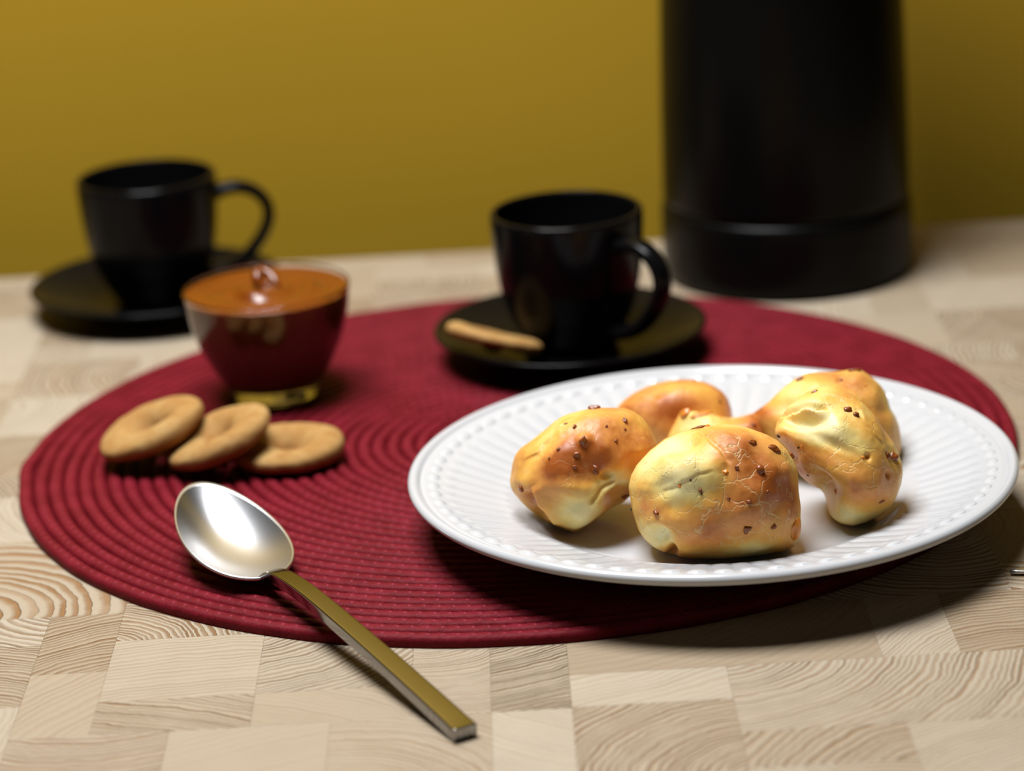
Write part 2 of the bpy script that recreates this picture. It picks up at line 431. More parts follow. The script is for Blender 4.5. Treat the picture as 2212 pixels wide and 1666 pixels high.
# ------------------------------------------------------------------ round coiled placemat
MAT_C = np.array([0.0005, 1.009, 0.0]); MAT_R = 0.1905; MAT_T = 0.0040
pm = thing('round_placemat', 'round crimson placemat of coiled braided paper cord under the white plate', 'placemat', tuple(MAT_C))
PITCHR = 0.0056; NT_ = int(MAT_R / PITCHR)
PROF = [(-0.44, 0.0), (-0.48, 0.30), (-0.46, 0.62), (-0.36, 0.88), (-0.16, 0.98), (0.06, 1.0), (0.26, 0.95), (0.41, 0.80), (0.47, 0.55), (0.48, 0.28), (0.44, 0.0)]
BR = 0.0050
for kturn in range(NT_):
    r_out = MAT_R - PITCHR / 2 - kturn * PITCHR
    if r_out < PITCHR: break
    nseg = max(24, int(2 * math.pi * r_out / BR) * 6)
    rr = random.Random(kturn); ph0 = rr.random() * 6.28; wob = rr.uniform(-0.00008, 0.00008)
    th = np.linspace(math.pi, 3 * math.pi, nseg + 1)
    frac = (th - math.pi) / (2 * math.pi)
    r = r_out + wob + 0.00016 * np.sin(th * 9 + ph0) + 0.00010 * np.sin(th * 31 + ph0 * 2)
    if kturn == 0:   # loose end of the cord tucked in at the left
        dth = np.minimum(th - math.pi, 3 * math.pi - th); r = r + 0.0011 * np.exp(-(dth / 0.06) ** 2)
    arc = th * r_out
    V = np.zeros((nseg + 1, len(PROF), 3)); br = np.zeros((nseg + 1, len(PROF)))
    for c_, (u, hgt) in enumerate(PROF):
        phase = 2 * math.pi * arc / BR + ph0
        up = np.sin(phase + 2.6 * abs(u) * 2)
        amp = 0.00009 if 0 < c_ < len(PROF) - 1 else 0
        rad = r + u * PITCHR * 0.985
        V[:, c_, 0] = rad * np.cos(th); V[:, c_, 1] = rad * np.sin(th)
        V[:, c_, 2] = MAT_T * hgt * (1 + 0.015 * np.sin(th * 13 + kturn)) + amp * up
        big = 0.5 + 0.5 * np.sin(phase)
        br[:, c_] = (big ** 3) * math.exp(-((u - 0.02) / 0.22) ** 2) if hgt > 0.9 else 0
    fa = []
    n_ = len(PROF)
    for a in range(nseg):
        for c_ in range(n_ - 1):
            fa.append((a * n_ + c_, a * n_ + c_ + 1, (a + 1) * n_ + c_ + 1, (a + 1) * n_ + c_))
    o = mesh_obj('coil', V.reshape(-1, 3), fa, M['coil'], pm)
    at = o.data.attributes.new('braid', 'FLOAT', 'POINT'); at.data.foreach_set('value', br.reshape(-1).astype(np.float32))
    o.data.flip_normals()
V, F = lathe([(0.0, 0.0004), (MAT_R - 0.0012, 0.0004), (MAT_R - 0.0010, 0.0014), (0.0, 0.0014)], 160)
mesh_obj('backing', V, F, M['coil'], pm)
SURF_MAT = MAT_T + 0.0003

# ------------------------------------------------------------------ white dinner plate
PL_C = np.array([0.0680, 0.9140, 0.0])
# profile (r,z) relative to the mat surface: upper face from centre to lip
UP = [(0.0, 0.0052), (0.030, 0.0052), (0.055, 0.0054), (0.0615, 0.0060), (0.0655, 0.0074), (0.0685, 0.0090), (0.0715, 0.0100), (0.0760, 0.0108),
      (0.0850, 0.0126), (0.0950, 0.0147), (0.1010, 0.0160), (0.1030, 0.0163), (0.1042, 0.0163), (0.1056, 0.0174), (0.1072, 0.0178), (0.1085, 0.0171), (0.1090, 0.0159),
      (0.1083, 0.0146), (0.1060, 0.0135)]
DN = [(0.098, 0.0120), (0.085, 0.0088), (0.0700, 0.0050), (0.0650, 0.0020), (0.0640, 0.0003), (0.0625, 0.0), (0.0605, 0.0004), (0.0590, 0.0020), (0.040, 0.0022), (0.0, 0.0022)]
UP = [(q if q < 0.0715 else 0.0715 + (q - 0.0715) * 0.0350 / 0.0375, z_ + 0.0027 * sstep(q, 0.062, 0.100)) for q, z_ in UP]
DN = [(q, z_ + 0.0027 * sstep(q, 0.068, 0.100)) for q, z_ in DN]
prof = smooth_prof(UP + DN, 5)
NR = 72; NA = NR * 10
# densify the rim
dens = []
for a, b in zip(prof[:-1], prof[1:]):
    seg = 3 if (0.071 < a[0] < 0.105 and a[1] > 0.0095) else 1
    for t in range(seg): dens.append((a[0] + (b[0] - a[0]) * t / seg, a[1] + (b[1] - a[1]) * t / seg))
dens.append(prof[-1]); prof = dens
V = []
top_end = max(range(len(prof)), key=lambda i: prof[i][0])
for i, (r, z) in enumerate(prof):
    r = max(r, 1e-5)
    for j in range(NA):
        a = 2 * math.pi * j / NA; dz = 0
        if i <= top_end and 0.068 < r < 0.1045:
            u = (a * NR / (2 * math.pi)) % 1.0
            rib = abs(math.sin(math.pi * u)) ** 0.7                       # rounded flute with narrow valley
            ext = sstep(r, 0.0705, 0.0735) * (1 - sstep(r, 0.0925 - 0.0035 * (1 - rib), 0.0945 - 0.0035 * (1 - rib)))
            dz += 0.00055 * (rib - 0.55) * ext
            uu = (u - 0.5) * 2 * math.pi * r / NR; rv = r - 0.0974
            bead = max(0, 1 - (uu / 0.0030) ** 2 - (rv / 0.0020) ** 2)
            dz += 0.00090 * math.sqrt(bead)
        V.append((r * math.cos(a), r * math.sin(a), z + dz))
plate = mesh_obj('dinner_plate', V, [f[::-1] for f in grid_faces(NA, len(prof))], M['plate'], loc=(PL_C[0], PL_C[1], SURF_MAT))
tag(plate, 'round white porcelain plate with fluted beaded rim holding six cheese breads', 'plate')
pr_r = np.array([p[0] for p in prof[:top_end]]); pr_z = np.array([p[1] for p in prof[:top_end]])
def plate_z(x, y):
    r = np.hypot(x - PL_C[0], y - PL_C[1])
    return SURF_MAT + np.interp(r, pr_r, pr_z) + 0.0004 * ((r > 0.07) & (r < 0.096))

# ------------------------------------------------------------------ cheese breads
from mathutils.bvhtree import BVHTree
def icosphere(sub):
    bm = bmesh.new(); bmesh.ops.create_icosphere(bm, subdivisions=sub, radius=1.0)
    V = np.array([v.co[:] for v in bm.verts]); F = [[v.index for v in f.verts] for f in bm.faces]
    bm.free(); return V, F
ICO_V, ICO_F = icosphere(7)
def nz(P, s, seed):
    return np.array([noise.noise(Vector((p[0] * s + seed, p[1] * s - seed * 0.7, p[2] * s + seed * 1.3))) for p in P])
def nz_fast(P, s, seed, K=26):
    """cheap smooth noise: sum of random plane waves"""
    rg = np.random.default_rng(int(seed * 97) % 100003)
    out = np.zeros(len(P))
    for _ in range(K):
        d = rg.normal(size=3); d /= np.linalg.norm(d)
        out += np.sin((P @ d) * s * 2 * math.pi * rg.uniform(0.6, 1.5) + rg.uniform(0, 6.28))
    return out / math.sqrt(K / 2) * 0.5
def star_radius(poly, c):
    P = np.array(poly, float) - c
    ph = np.linspace(-math.pi, math.pi, 721)
    rad = np.zeros_like(ph)
    for k_, a in enumerate(ph):
        d = np.array([math.cos(a), math.sin(a)]); best = 0
        for i in range(len(P)):
            p, q = P[i], P[(i + 1) % len(P)]; e_ = q - p
            den = d[0] * e_[1] - d[1] * e_[0]
            if abs(den) < 1e-9: continue
            t = (p[0] * e_[1] - p[1] * e_[0]) / den; s_ = (p[0] * d[1] - p[1] * d[0]) / den
            if t > 0 and -1e-6 <= s_ <= 1 + 1e-6: best = max(best, t)
        rad[k_] = best
    ker = np.exp(-np.linspace(-2, 2, 15) ** 2); ker /= ker.sum()
    ext = np.concatenate([rad[-8:-1], rad, rad[1:8]])
    return ph, np.convolve(ext, ker, 'valid')
def bread(label, poly, c, base_px, base_z, half_depth, seed, feats=(), bakes=(), bits=(), bake0=0.45, crack=0.3, lump=1.0, plump=0.8, shift=0.0, folds=()):
    c = np.array(c, float)
    bp = un(base_px[0], base_px[1], base_z)
    depth = (bp - Ov) @ Fv + shift
    s = FPX / depth
    ctr = Ov + Fv * depth + Rv * (c[0] - IMG_W / 2) / s - Uv * (c[1] - IMG_H / 2) / s
    ph, rad = star_radius(poly, c)
    D = ICO_V
    sp = np.hypot(D[:, 0], D[:, 1]); phi = np.arctan2(-D[:, 1], D[:, 0])     # image y is down
    rho = np.interp(phi, ph, rad) / s
    mean = rad.mean() / s
    rho = mean + (rho - mean) * np.clip(sp, 0, 1) ** 0.6
    g = np.clip(sp, 0, 1) ** plump
    un2 = np.where(sp[:, None] > 1e-9, D[:, :2] / np.maximum(sp, 1e-9)[:, None], 0)
    X = un2[:, 0] * rho * g; Y = un2[:, 1] * rho * g; Z = D[:, 2] * half_depth
    P = ctr + X[:, None] * Rv + Y[:, None] * Uv - Z[:, None] * Fv
    N = D[:, 0:1] / mean * Rv + D[:, 1:2] / mean * Uv - D[:, 2:3] / half_depth * Fv
    N /= np.linalg.norm(N, axis=1)[:, None]
    inner = 1 - np.clip(sp, 0, 1) ** 8 * 0.75          # keep the outline close to what was traced
    disp = lump * (0.0016 * nz_fast(P, 45, seed) + 0.0005 * nz_fast(P, 100, seed + 3) + 0.00008 * nz_fast(P, 260, seed + 7)) * inner
    disp += 0.00003 * nz_fast(P, 420, seed + 11)
    px = proj(P); front = np.clip(D[:, 2] * 4 + 0.6, 0, 1)
    bake = np.full(len(P), bake0) + 0.22 * nz_fast(P, 38, seed + 5)
    for (fx, fy, rx, ry, ang, amp) in feats:
        ca, sa = math.cos(math.radians(ang)), math.sin(math.radians(ang))
        dx, dy = px[:, 0] - fx, px[:, 1] - fy
        a_, b_ = (dx * ca + dy * sa) / rx, (-dx * sa + dy * ca) / ry
        disp += amp * np.exp(-(a_ ** 2 + b_ ** 2) ** 1.4) * front
    for (fx, fy, tx, ty, wd, amp) in folds:    # step-like lip running from f to t, raised on its left side
        d = np.array([tx - fx, ty - fy], float); L = np.linalg.norm(d); d /= L
        al = (px[:, 0] - fx) * d[0] + (px[:, 1] - fy) * d[1]
        ac = -(px[:, 0] - fx) * d[1] + (px[:, 1] - fy) * d[0]
        ac = ac + 3.0 * np.sin(al * 0.05 + seed) + 1.0 * np.sin(al * 0.16 + seed * 2)
        along = np.clip(np.minimum(al, L - al) / 14 + 0.6, 0, 1)
        prof_ = np.where(ac < 0, np.exp(-(ac / (wd * 2.2)) ** 2), np.exp(-(ac / (wd * 0.22)) ** 2)) - 1.15 * np.where(ac > 0, np.exp(-((ac - wd * 0.7) / (wd * 0.75)) ** 2), 0)
        disp += amp * prof_ * along * front
    for (fx, fy, rx, ry, ang, amp) in bakes:
        ca, sa = math.cos(math.radians(ang)), math.sin(math.radians(ang))
        dx, dy = px[:, 0] - fx, px[:, 1] - fy
        a_, b_ = (dx * ca + dy * sa) / rx, (-dx * sa + dy * ca) / ry
        bake += amp * np.exp(-(a_ ** 2 + b_ ** 2)) * front
    P = P + N * disp[:, None]
    fz = plate_z(P[:, 0], P[:, 1]) + 0.0002
    low = P[:, 2] < fz
    P[:, 2] = np.where(low, fz, P[:, 2])
    org = np.array([ctr[0], ctr[1], SURF_MAT + 0.0054])
    o = mesh_obj('cheese_bread', P - org, ICO_F, M['bread'], loc=tuple(org))
    at = o.data.attributes.new('bake', 'FLOAT', 'POINT'); at.data.foreach_set('value', bake.astype(np.float32))
    at = o.data.attributes.new('crack', 'FLOAT', 'POINT'); at.data.foreach_set('value', np.full(len(P), crack, np.float32))
    tag(o, label, 'bread', 'cheese breads on the white plate')
    # toasted cheese bits sit on the visible surface
    bv = BVHTree.FromPolygons([Vector(p) for p in P], ICO_F)
    for bi, (bx, by, rw, rh, kind) in enumerate(bits):
        d = Fv + (bx - IMG_W / 2) / FPX * Rv - (by - IMG_H / 2) / FPX * Uv
        hit, nrm, fi, dist = bv.ray_cast(Vector(Ov), Vector(d).normalized())
        if hit is None:
            hit, nrm, fi, dist = bv.find_nearest(Vector(Ov + d / np.linalg.norm(d) * depth))
        hit = np.array(hit); nrm = np.array(nrm)
        t1 = Rv - nrm * (Rv @ nrm); t1 /= np.linalg.norm(t1); t2 = np.cross(nrm, t1)
        rg = np.random.default_rng(bi + int(seed * 10))
        BV, BF = BIT
        w_, h_ = rw / s, rh / s; hh = min(w_, h_) * (0.9 if kind != 'o' else 0.6)
        wobv = 1 + 0.42 * nz_fast(BV, 0.55, seed + bi)
        Q = hit + ((BV[:, 0] * wobv * w_)[:, None] * t1 + (BV[:, 1] * wobv * h_)[:, None] * t2 + (BV[:, 2] * wobv * hh)[:, None] * nrm)
        mesh_obj('cheese_bit' if kind != 'h' else 'dark_crumb', Q - org, BF, M[{'n': 'nodule', 'o': 'orange', 'h': 'herb'}[kind]], o)
    return o
BIT = icosphere(3)
ICO_KEEP = (ICO_V, ICO_F)
front_poly = [(1360, 1053), (1366, 1028), (1378, 1006), (1404, 974), (1436, 949), (1466, 936), (1497, 926), (1530, 919), (1564, 916), (1596, 920), (1625, 928), (1655, 938), (1681, 952), (1700, 972), (1713, 994), (1719, 1012),
              (1721, 1035), (1722, 1060), (1723, 1084), (1726, 1108), (1730, 1129), (1728, 1158), (1713, 1180), (1690, 1189), (1666, 1193), (1630, 1199), (1595, 1203), (1545, 1206), (1493, 1206), (1470, 1203), (1445, 1197), (1411, 1184), (1392, 1166), (1380, 1145), (1366, 1104), (1362, 1078)]
bread('plump cracked cheese bread at the front of the plate, half pale, half browned', front_poly, (1545, 1065), (1545, 1204), 0.0098, 0.0250, 3.1,
      feats=[(1420, 1160, 26, 20, 35, -0.0038), (1475, 965, 34, 20, -20, -0.0022), (1450, 1195, 10, 16, 0, -0.003), (1500, 1020, 60, 40, 0, 0.0010), (1640, 1050, 60, 60, 0, 0.0012), (1708, 1100, 20, 34, 0, 0.0014), (1430, 1055, 40, 20, -20, -0.0010)],
      folds=[(1570, 1000, 1512, 935, 8, 0.0006), (1425, 1058, 1535, 1018, 5, 0.0002)],
      bakes=[(1645, 1060, 95, 110, 0, 0.36), (1440, 990, 70, 60, -30, -0.50), (1490, 1060, 70, 45, 0, -0.28), (1405, 1095, 40, 28, 0, 0.35), (1500, 1160, 80, 35, 0, 0.30), (1425, 1165, 28, 22, 0, -0.6), (1570, 940, 60, 18, 0, 0.10), (1620, 1185, 60, 16, 0, -0.35)],
      bits=[(1627, 957, 9, 6, 'n'), (1670, 968, 13, 8, 'n'), (1642, 1016, 8, 12, 'n'), (1614, 1144, 8, 11, 'n'), (1710, 984, 9, 7, 'n'), (1418, 1107, 7, 7, 'n'), (1512, 920, 16, 6, 'n'), (1592, 1012, 5, 5, 'n'), (1567, 1020, 6, 5, 'o'), (1468, 1050, 4, 4, 'o'), (1513, 1060, 4, 4, 'n'),
            (1658, 1065, 5, 5, 'n'), (1574, 1077, 4, 4, 'n'), (1672, 1137, 6, 6, 'n'), (1618, 1083, 5, 5, 'n'), (1365, 1100, 3, 8, 'h'), (1492, 1038, 2, 2, 'h'), (1516, 1066, 2, 2, 'h'), (1718, 1146, 14, 22, 'o'), (1520, 917, 12, 6, 'o')], bake0=0.52, crack=1.0, lump=0.75, plump=0.72)
left_poly = [(1101, 1040), (1107, 1004), (1113, 985), (1125, 968), (1142, 955), (1159, 942), (1178, 926), (1195, 911), (1214, 899), (1233, 891), (1252, 886), (1271, 882), (1300, 879), (1325, 880), (1350, 882), (1370, 890), (1386, 903), (1400, 919), (1411, 936), (1421, 960),
             (1418, 985), (1400, 1015), (1385, 1045), (1364, 1074), (1350, 1086), (1325, 1098), (1303, 1110), (1278, 1128), (1253, 1147), (1238, 1152), (1220, 1145), (1200, 1136), (1181, 1128), (1161, 1113), (1142, 1099), (1127, 1086), (1112, 1070), (1104, 1055)]
bread('wide golden cheese bread leaning with a hollow dented underside, a dark nub on its top', left_poly, (1255, 1010), (1240, 1148), 0.0098, 0.0235, 9.4,
      feats=[(1138, 1085, 24, 14, 40, -0.0040), (1165, 1108, 18, 10, 40, -0.0035), (1340, 1072, 34, 20, -25, -0.0050), (1250, 1060, 90, 18, 5, 0.0012), (1312, 1028, 14, 10, 0, -0.0026), (1380, 1005, 26, 26, 0, -0.0022), (1262, 952, 15, 14, 0, 0.0016), (1210, 935, 60, 30, -35, -0.0010), (1250, 1120, 40, 20, 0, 0.0010), (1300, 960, 50, 40, 0, 0.0012)],
      folds=[(1330, 1045, 1280, 1085, 8, 0.0012), (1150, 1060, 1200, 1130, 8, 0.0014), (1130, 990, 1240, 900, 8, 0.0003)],
      bakes=[(1215, 1005, 75, 38, -15, 0.42), (1330, 940, 70, 40, -20, 0.22), (1280, 985, 50, 30, 0, 0.25), (1240, 1110, 60, 28, 10, -0.45), (1175, 945, 45, 26, -35, -0.22), (1340, 1030, 50, 22, -20, -0.55), (1130, 1000, 22, 40, 0, -0.25), (1385, 985, 26, 26, 0, -0.35), (1140, 1085, 26, 20, 30, 0.35)],
      bits=[(1284, 879, 12, 8, 'n'), (1261, 953, 8, 9, 'n'), (1246, 983, 8, 6, 'n'), (1241, 1009, 5, 4, 'n'), (1285, 1014, 8, 9, 'n'), (1242, 921, 4, 6, 'n'), (1350, 909, 6, 7, 'n'), (1350, 928, 4, 3, 'n'), (1127, 1055, 9, 8, 'n'), (1186, 991, 3, 3, 'n'), (1207, 970, 6, 3, 'n'), (1331, 952, 4, 4, 'n'), (1310, 921, 3, 3, 'n'), (1351, 1072, 8, 10, 'n'), (1222, 916, 4, 3, 'n')], bake0=0.60, crack=0.25, lump=0.8, plump=0.74)
right_poly = [(1675, 933), (1680, 913), (1700, 888), (1714, 872), (1729, 857), (1746, 846), (1764, 838), (1780, 835), (1797, 836), (1816, 841), (1836, 851), (1855, 867), (1873, 886), (1890, 906), (1906, 926), (1918, 942), (1930, 958), (1940, 980), (1948, 1004), (1948, 1024), (1944, 1045), (1936, 1068), (1924, 1088), (1908, 1104), (1891, 1118), (1866, 1131), (1840, 1138), (1818, 1132), (1803, 1122), (1796, 1113), (1793, 1098), (1790, 1086), (1784, 1070), (1775, 1058), (1752, 1046), (1729, 1027), (1722, 1012), (1716, 995), (1700, 969), (1686, 951)]
bread('curved kidney-shaped pale cheese bread with a folded lip and a deep notch underneath', right_poly, (1826, 985), (1830, 1136), 0.0100, 0.0230, 15.2,
      feats=[(1735, 912, 46, 14, 0, -0.0032), (1745, 880, 50, 14, -15, 0.0022), (1690, 930, 10, 26, 10, 0.0018), (1800, 1010, 50, 26, 35, 0.0020), (1775, 1040, 40, 16, 40, -0.0040), (1870, 1060, 60, 50, 0, 0.0012), (1800, 930, 30, 26, 0, 0.0012), (1873, 988, 6, 7, 0, -0.0016), (1920, 1027, 6, 8, 0, -0.0014), (1800, 960, 50, 10, 25, -0.0008)],
      folds=[(1785, 890, 1690, 902, 9, 0.0014), (1720, 1000, 1790, 1060, 9, 0.0008), (1850, 880, 1930, 990, 7, 0.0002)],
      bakes=[(1755, 915, 60, 45, 0, -0.55), (1770, 985, 55, 22, 25, 0.40), (1850, 1055, 45, 40, 0, 0.22), (1895, 930, 40, 50, 50, 0.30), (1920, 1000, 30, 60, 0, 0.22), (1850, 950, 40, 40, 0, -0.25), (1830, 1110, 50, 22, 0, -0.30), (1830, 850, 40, 14, 30, 0.3)],
      bits=[(1832, 885, 9, 7, 'n'), (1850, 896, 6, 8, 'n'), (1931, 987, 10, 11, 'n'), (1917, 985, 6, 6, 'n'), (1756, 837, 8, 4, 'n'), (1683, 943, 4, 4, 'h'), (1725, 967, 3, 3, 'h'), (1805, 1061, 4, 6, 'o'), (1732, 964, 3, 3, 'o'), (1745, 1027, 3, 2, 'h'), (1905, 1083, 8, 3, 'n'), (1864, 988, 3, 3, 'o')], bake0=0.48, crack=0.6, lump=0.75, plump=0.74)
ICO_V, ICO_F = icosphere(6)
mid_poly = [(1436, 962), (1446, 935), (1460, 910), (1470, 892), (1482, 884), (1500, 889), (1520, 888), (1545, 897), (1575, 905), (1600, 900), (1625, 892), (1650, 891), (1672, 902), (1690, 925), (1694, 960), (1680, 1000), (1640, 1025), (1560, 1034), (1480, 1015), (1445, 990)]
bread('small two-humped cheese bread with orange melted cheese, mostly hidden behind the cracked bread', mid_poly, (1568, 960), (1568, 1015), 0.0098, 0.0170, 21.7,
      bakes=[(1520, 920, 40, 20, 0, -0.35), (1640, 910, 40, 25, 0, 0.3)], folds=[(1540, 905, 1480, 890, 7, 0.001)],
      bits=[(1479, 894, 13, 9, 'o'), (1512, 896, 22, 9, 'o'), (1665, 893, 8, 4, 'n'), (1627, 917, 4, 5, 'n'), (1550, 899, 12, 4, 'o')], bake0=0.52, crack=0.2, lump=0.6, plump=0.78)
backc_poly = [(1333, 880), (1350, 863), (1370, 849), (1395, 837), (1420, 828), (1445, 822), (1470, 819), (1495, 820), (1520, 825), (1542, 834), (1560, 846), (1572, 862), (1580, 882), (1584, 905), (1580, 935), (1565, 958), (1530, 975), (1480, 982), (1430, 980), (1385, 965), (1352, 935), (1336, 905)]
bread('smooth evenly browned cheese bread at the back of the plate behind the leaning one', backc_poly, (1458, 900), (1460, 976), 0.0105, 0.0200, 27.3,
      bakes=[(1480, 880, 90, 40, 0, 0.38), (1370, 860, 40, 14, -25, -0.2)], folds=[(1420, 862, 1350, 880, 9, 0.0005)], bits=[(1500, 822, 5, 3, 'n'), (1555, 868, 4, 3, 'n')], bake0=0.66, crack=0.0, lump=0.5, plump=0.76)
backr_poly = [(1622, 895), (1640, 882), (1660, 868), (1690, 840), (1715, 820), (1742, 806), (1770, 804), (1800, 803), (1825, 801), (1845, 797), (1860, 800), (1876, 810), (1900, 830), (1911, 846), (1917, 862), (1922, 882), (1934, 900), (1941, 920), (1944, 945), (1945, 975), (1938, 1000), (1900, 1018), (1830, 1026), (1750, 1018), (1690, 990), (1650, 950), (1628, 915)]
bread('broad golden cheese bread behind the kidney-shaped one, touching the far rim of the plate', backr_poly, (1800, 912), (1810, 1018), 0.0102, 0.0205, 33.9,
      bakes=[(1830, 830, 70, 24, 10, 0.25), (1760, 850, 50, 30, 0, -0.10), (1930, 940, 20, 40, 0, -0.2), (1640, 890, 24, 14, 0, 0.45)], feats=[(1815, 820, 8, 6, 0, -0.0012)],
      folds=[], bits=[(1729, 820, 8, 5, 'n'), (1847, 801, 12, 5, 'n'), (1818, 821, 4, 4, 'n'), (1870, 833, 3, 3, 'o')], bake0=0.54, crack=0.3, lump=0.7, plump=0.76)

# ------------------------------------------------------------------ cups and saucers
def saucer(name, label, loc):
    t = [(0.0, 0.0030), (0.016, 0.0030), (0.0185, 0.0034), (0.0200, 0.0042), (0.0230, 0.0040), (0.030, 0.0048), (0.042, 0.0080), (0.050, 0.0111), (0.0545, 0.0132), (0.0560, 0.0136), (0.0568, 0.0130), (0.0562, 0.0118), (0.050, 0.0086), (0.040, 0.0044), (0.0320, 0.0012), (0.0305, 0.0), (0.0290, 0.0), (0.0275, 0.0010), (0.0, 0.0010)]
    V, F = lathe(smooth_prof(t, 6), 128)
    o = mesh_obj(name, V, [f[::-1] for f in F], M['cup'], loc=loc); tag(o, label, 'saucer', 'black saucers under the cups'); return o
def cup(name, label, loc, az):
    e = thing(name, label, 'cup', loc, 'black coffee cups')
    zb = 0.0
    H_ = 0.0580
    out = [(0.0, 0.0012), (0.0140, 0.0012), (0.0150, 0.0), (0.0172, 0.0002), (0.0195, 0.0040), (0.0240, 0.0122), (0.0270, 0.0195), (0.0291, 0.0280), (0.0306, 0.0390), (0.0314, 0.0490), (0.0317, 0.0570), (0.0312, 0.0589), (0.0301, 0.0592), (0.0293, 0.0580), (0.0291, 0.0500), (0.0282, 0.0390), (0.0264, 0.0270), (0.0228, 0.0150), (0.0170, 0.0070), (0.0080, 0.0042), (0.0, 0.0040)]
    V, F = lathe(smooth_prof(out, 6), 128)
    mesh_obj('cup_body', V, F, M['cup'], e)
    ca, sa = math.cos(az), math.sin(az)
    prof2 = [(0.0298, 0.0480), (0.0345, 0.0496), (0.0410, 0.0500), (0.0480, 0.0475), (0.0528, 0.0420), (0.0538, 0.0350), (0.0505, 0.0270), (0.0440, 0.0190), (0.0370, 0.0140), (0.0300, 0.0118), (0.0230, 0.0112)]
    path = [np.array((p[0] * ca, p[0] * sa, p[1])) for p in cr3(prof2, 8)]
    n = len(path); wd = [0.0108 - 0.0022 * math.sin(math.pi * i / (n - 1)) for i in range(n)]; tk = [0.0068 - 0.0012 * math.sin(math.pi * i / (n - 1)) for i in range(n)]
    V, F = sweep(path, wd, tk, (-sa, ca, 0), 20, 2.4)
    h = mesh_obj('handle', V, F, M['cup'], e); return e
C2 = (0.0256, 1.1075); C1 = (-0.1608, 1.2255)
saucer('saucer', 'black ceramic saucer on the crimson placemat with a biscuit resting on it', (C2[0], C2[1], SURF_MAT))
cup('coffee_cup', 'black ceramic coffee cup standing on the saucer with a biscuit', (C2[0] + 0.0008, C2[1], SURF_MAT + 0.0033), math.radians(-48))
saucer('saucer', 'black ceramic saucer on bare wood behind the glass of caramel', (C1[0], C1[1], 0.0))
cup('coffee_cup', 'black ceramic coffee cup on the saucer behind the glass of caramel', (C1[0] + 0.0008, C1[1], 0.0033), math.radians(8))

# ------------------------------------------------------------------ black thermos jug
kt = thing('thermos_jug', 'tall black thermos jug standing at the wall, its top out of view', 'jug', (0.1300, 1.2300, 0.0))
base = [(0.0, 0.0012), (0.050, 0.0012), (0.0535, 0.0), (0.0555, 0.0008), (0.0568, 0.0030), (0.0572, 0.0080), (0.0572, 0.0300), (0.0568, 0.0330), (0.0556, 0.0345), (0.0550, 0.0346), (0.0, 0.0346)]
V, F = lathe(base, 128); mesh_obj('base_ring', V, F, M['kettle'], kt)
body = [(0.0, 0.0350), (0.0545, 0.0350), (0.0558, 0.0362), (0.0562, 0.0390), (0.0556, 0.080), (0.0542, 0.130), (0.0522, 0.200), (0.0500, 0.255), (0.0440, 0.282), (0.0360, 0.292), (0.0, 0.292)]
V, F = lathe(body, 128); mesh_obj('jug_body', V, F, M['kettle'], kt)
lid = [(0.0, 0.2922), (0.034, 0.2922), (0.0355, 0.296), (0.0350, 0.308), (0.030, 0.315), (0.0, 0.317)]
V, F = lathe(lid, 96); mesh_obj('lid', V, F, M['kettle'], kt)

# ------------------------------------------------------------------ glass of caramel
GC = (-0.0966, 1.0750); GZ = SURF_MAT
gout = [(0.0, 0.0010), (0.0110, 0.0010), (0.0135, 0.0006), (0.0150, 0.0), (0.0168, 0.0004), (0.0176, 0.0014), (0.0181, 0.0036), (0.0190, 0.0060), (0.0243, 0.0140), (0.0294, 0.0250), (0.0320, 0.0345), (0.0333, 0.0420), (0.0338, 0.0455), (0.0337, 0.0463), (0.0334, 0.0467), (0.0331, 0.0463), (0.0325, 0.0420), (0.0310, 0.0345), (0.0281, 0.0250), (0.0226, 0.0155), (0.0175, 0.0095), (0.0090, 0.0072), (0.0, 0.0068)]
V, F = lathe(smooth_prof(gout, 5), 128)
g = mesh_obj('glass_bowl', V, F, M['glass'], loc=(GC[0], GC[1], GZ))
tag(g, 'small clear glass bowl with a thick foot, filled with brown caramel', 'bowl')
cin = [(0.0, 0.00675), (0.0090, 0.00715), (0.0176, 0.00945), (0.0227, 0.01545), (0.0282, 0.02495), (0.0311, 0.03445), (0.03255, 0.0415), (0.0330, 0.0444)]
top = [(0.0318, 0.0448), (0.0275, 0.0445), (0.0225, 0.0445), (0.0190, 0.0450), (0.0160, 0.0448), (0.0130, 0.0453), (0.0100, 0.0459), (0.0075, 0.0456), (0.0055, 0.0462), (0.0038, 0.0486), (0.0022, 0.0499), (0.0, 0.0502)]
cp = smooth_prof(cin + top, 6); n = 144
V = []
for r, z in cp:
    r = max(r, 1e-5)
    for j in range(n):
        a = 2 * math.pi * j / n
        x, y = r * math.cos(a), r * math.sin(a); zz = z
        if z > 0.0443 or r < 0.006 and z > 0.03:
            k_ = max(0, 1 - r / 0.031)
            zz += 0.0011 * math.sin(a * 1 + r * 420) * min(1, k_ * 2.2) * min(1, r / 0.004)
            zz += 0.0005 * math.sin(a * 2 - r * 700 + 1) * min(1, k_ * 2)
            t_ = max(0, 1 - r / 0.009)
            x += 0.0016 * t_ * math.sin(z * 900 + 1.2); y += 0.0014 * t_ * math.cos(z * 700)
        V.append((x, y, zz))
c = mesh_obj('caramel', V, grid_faces(n, len(cp)), M['caramel'], loc=(GC[0], GC[1], GZ))
tag(c, 'glossy brown caramel spread swirled to a peak inside the glass bowl', 'caramel')
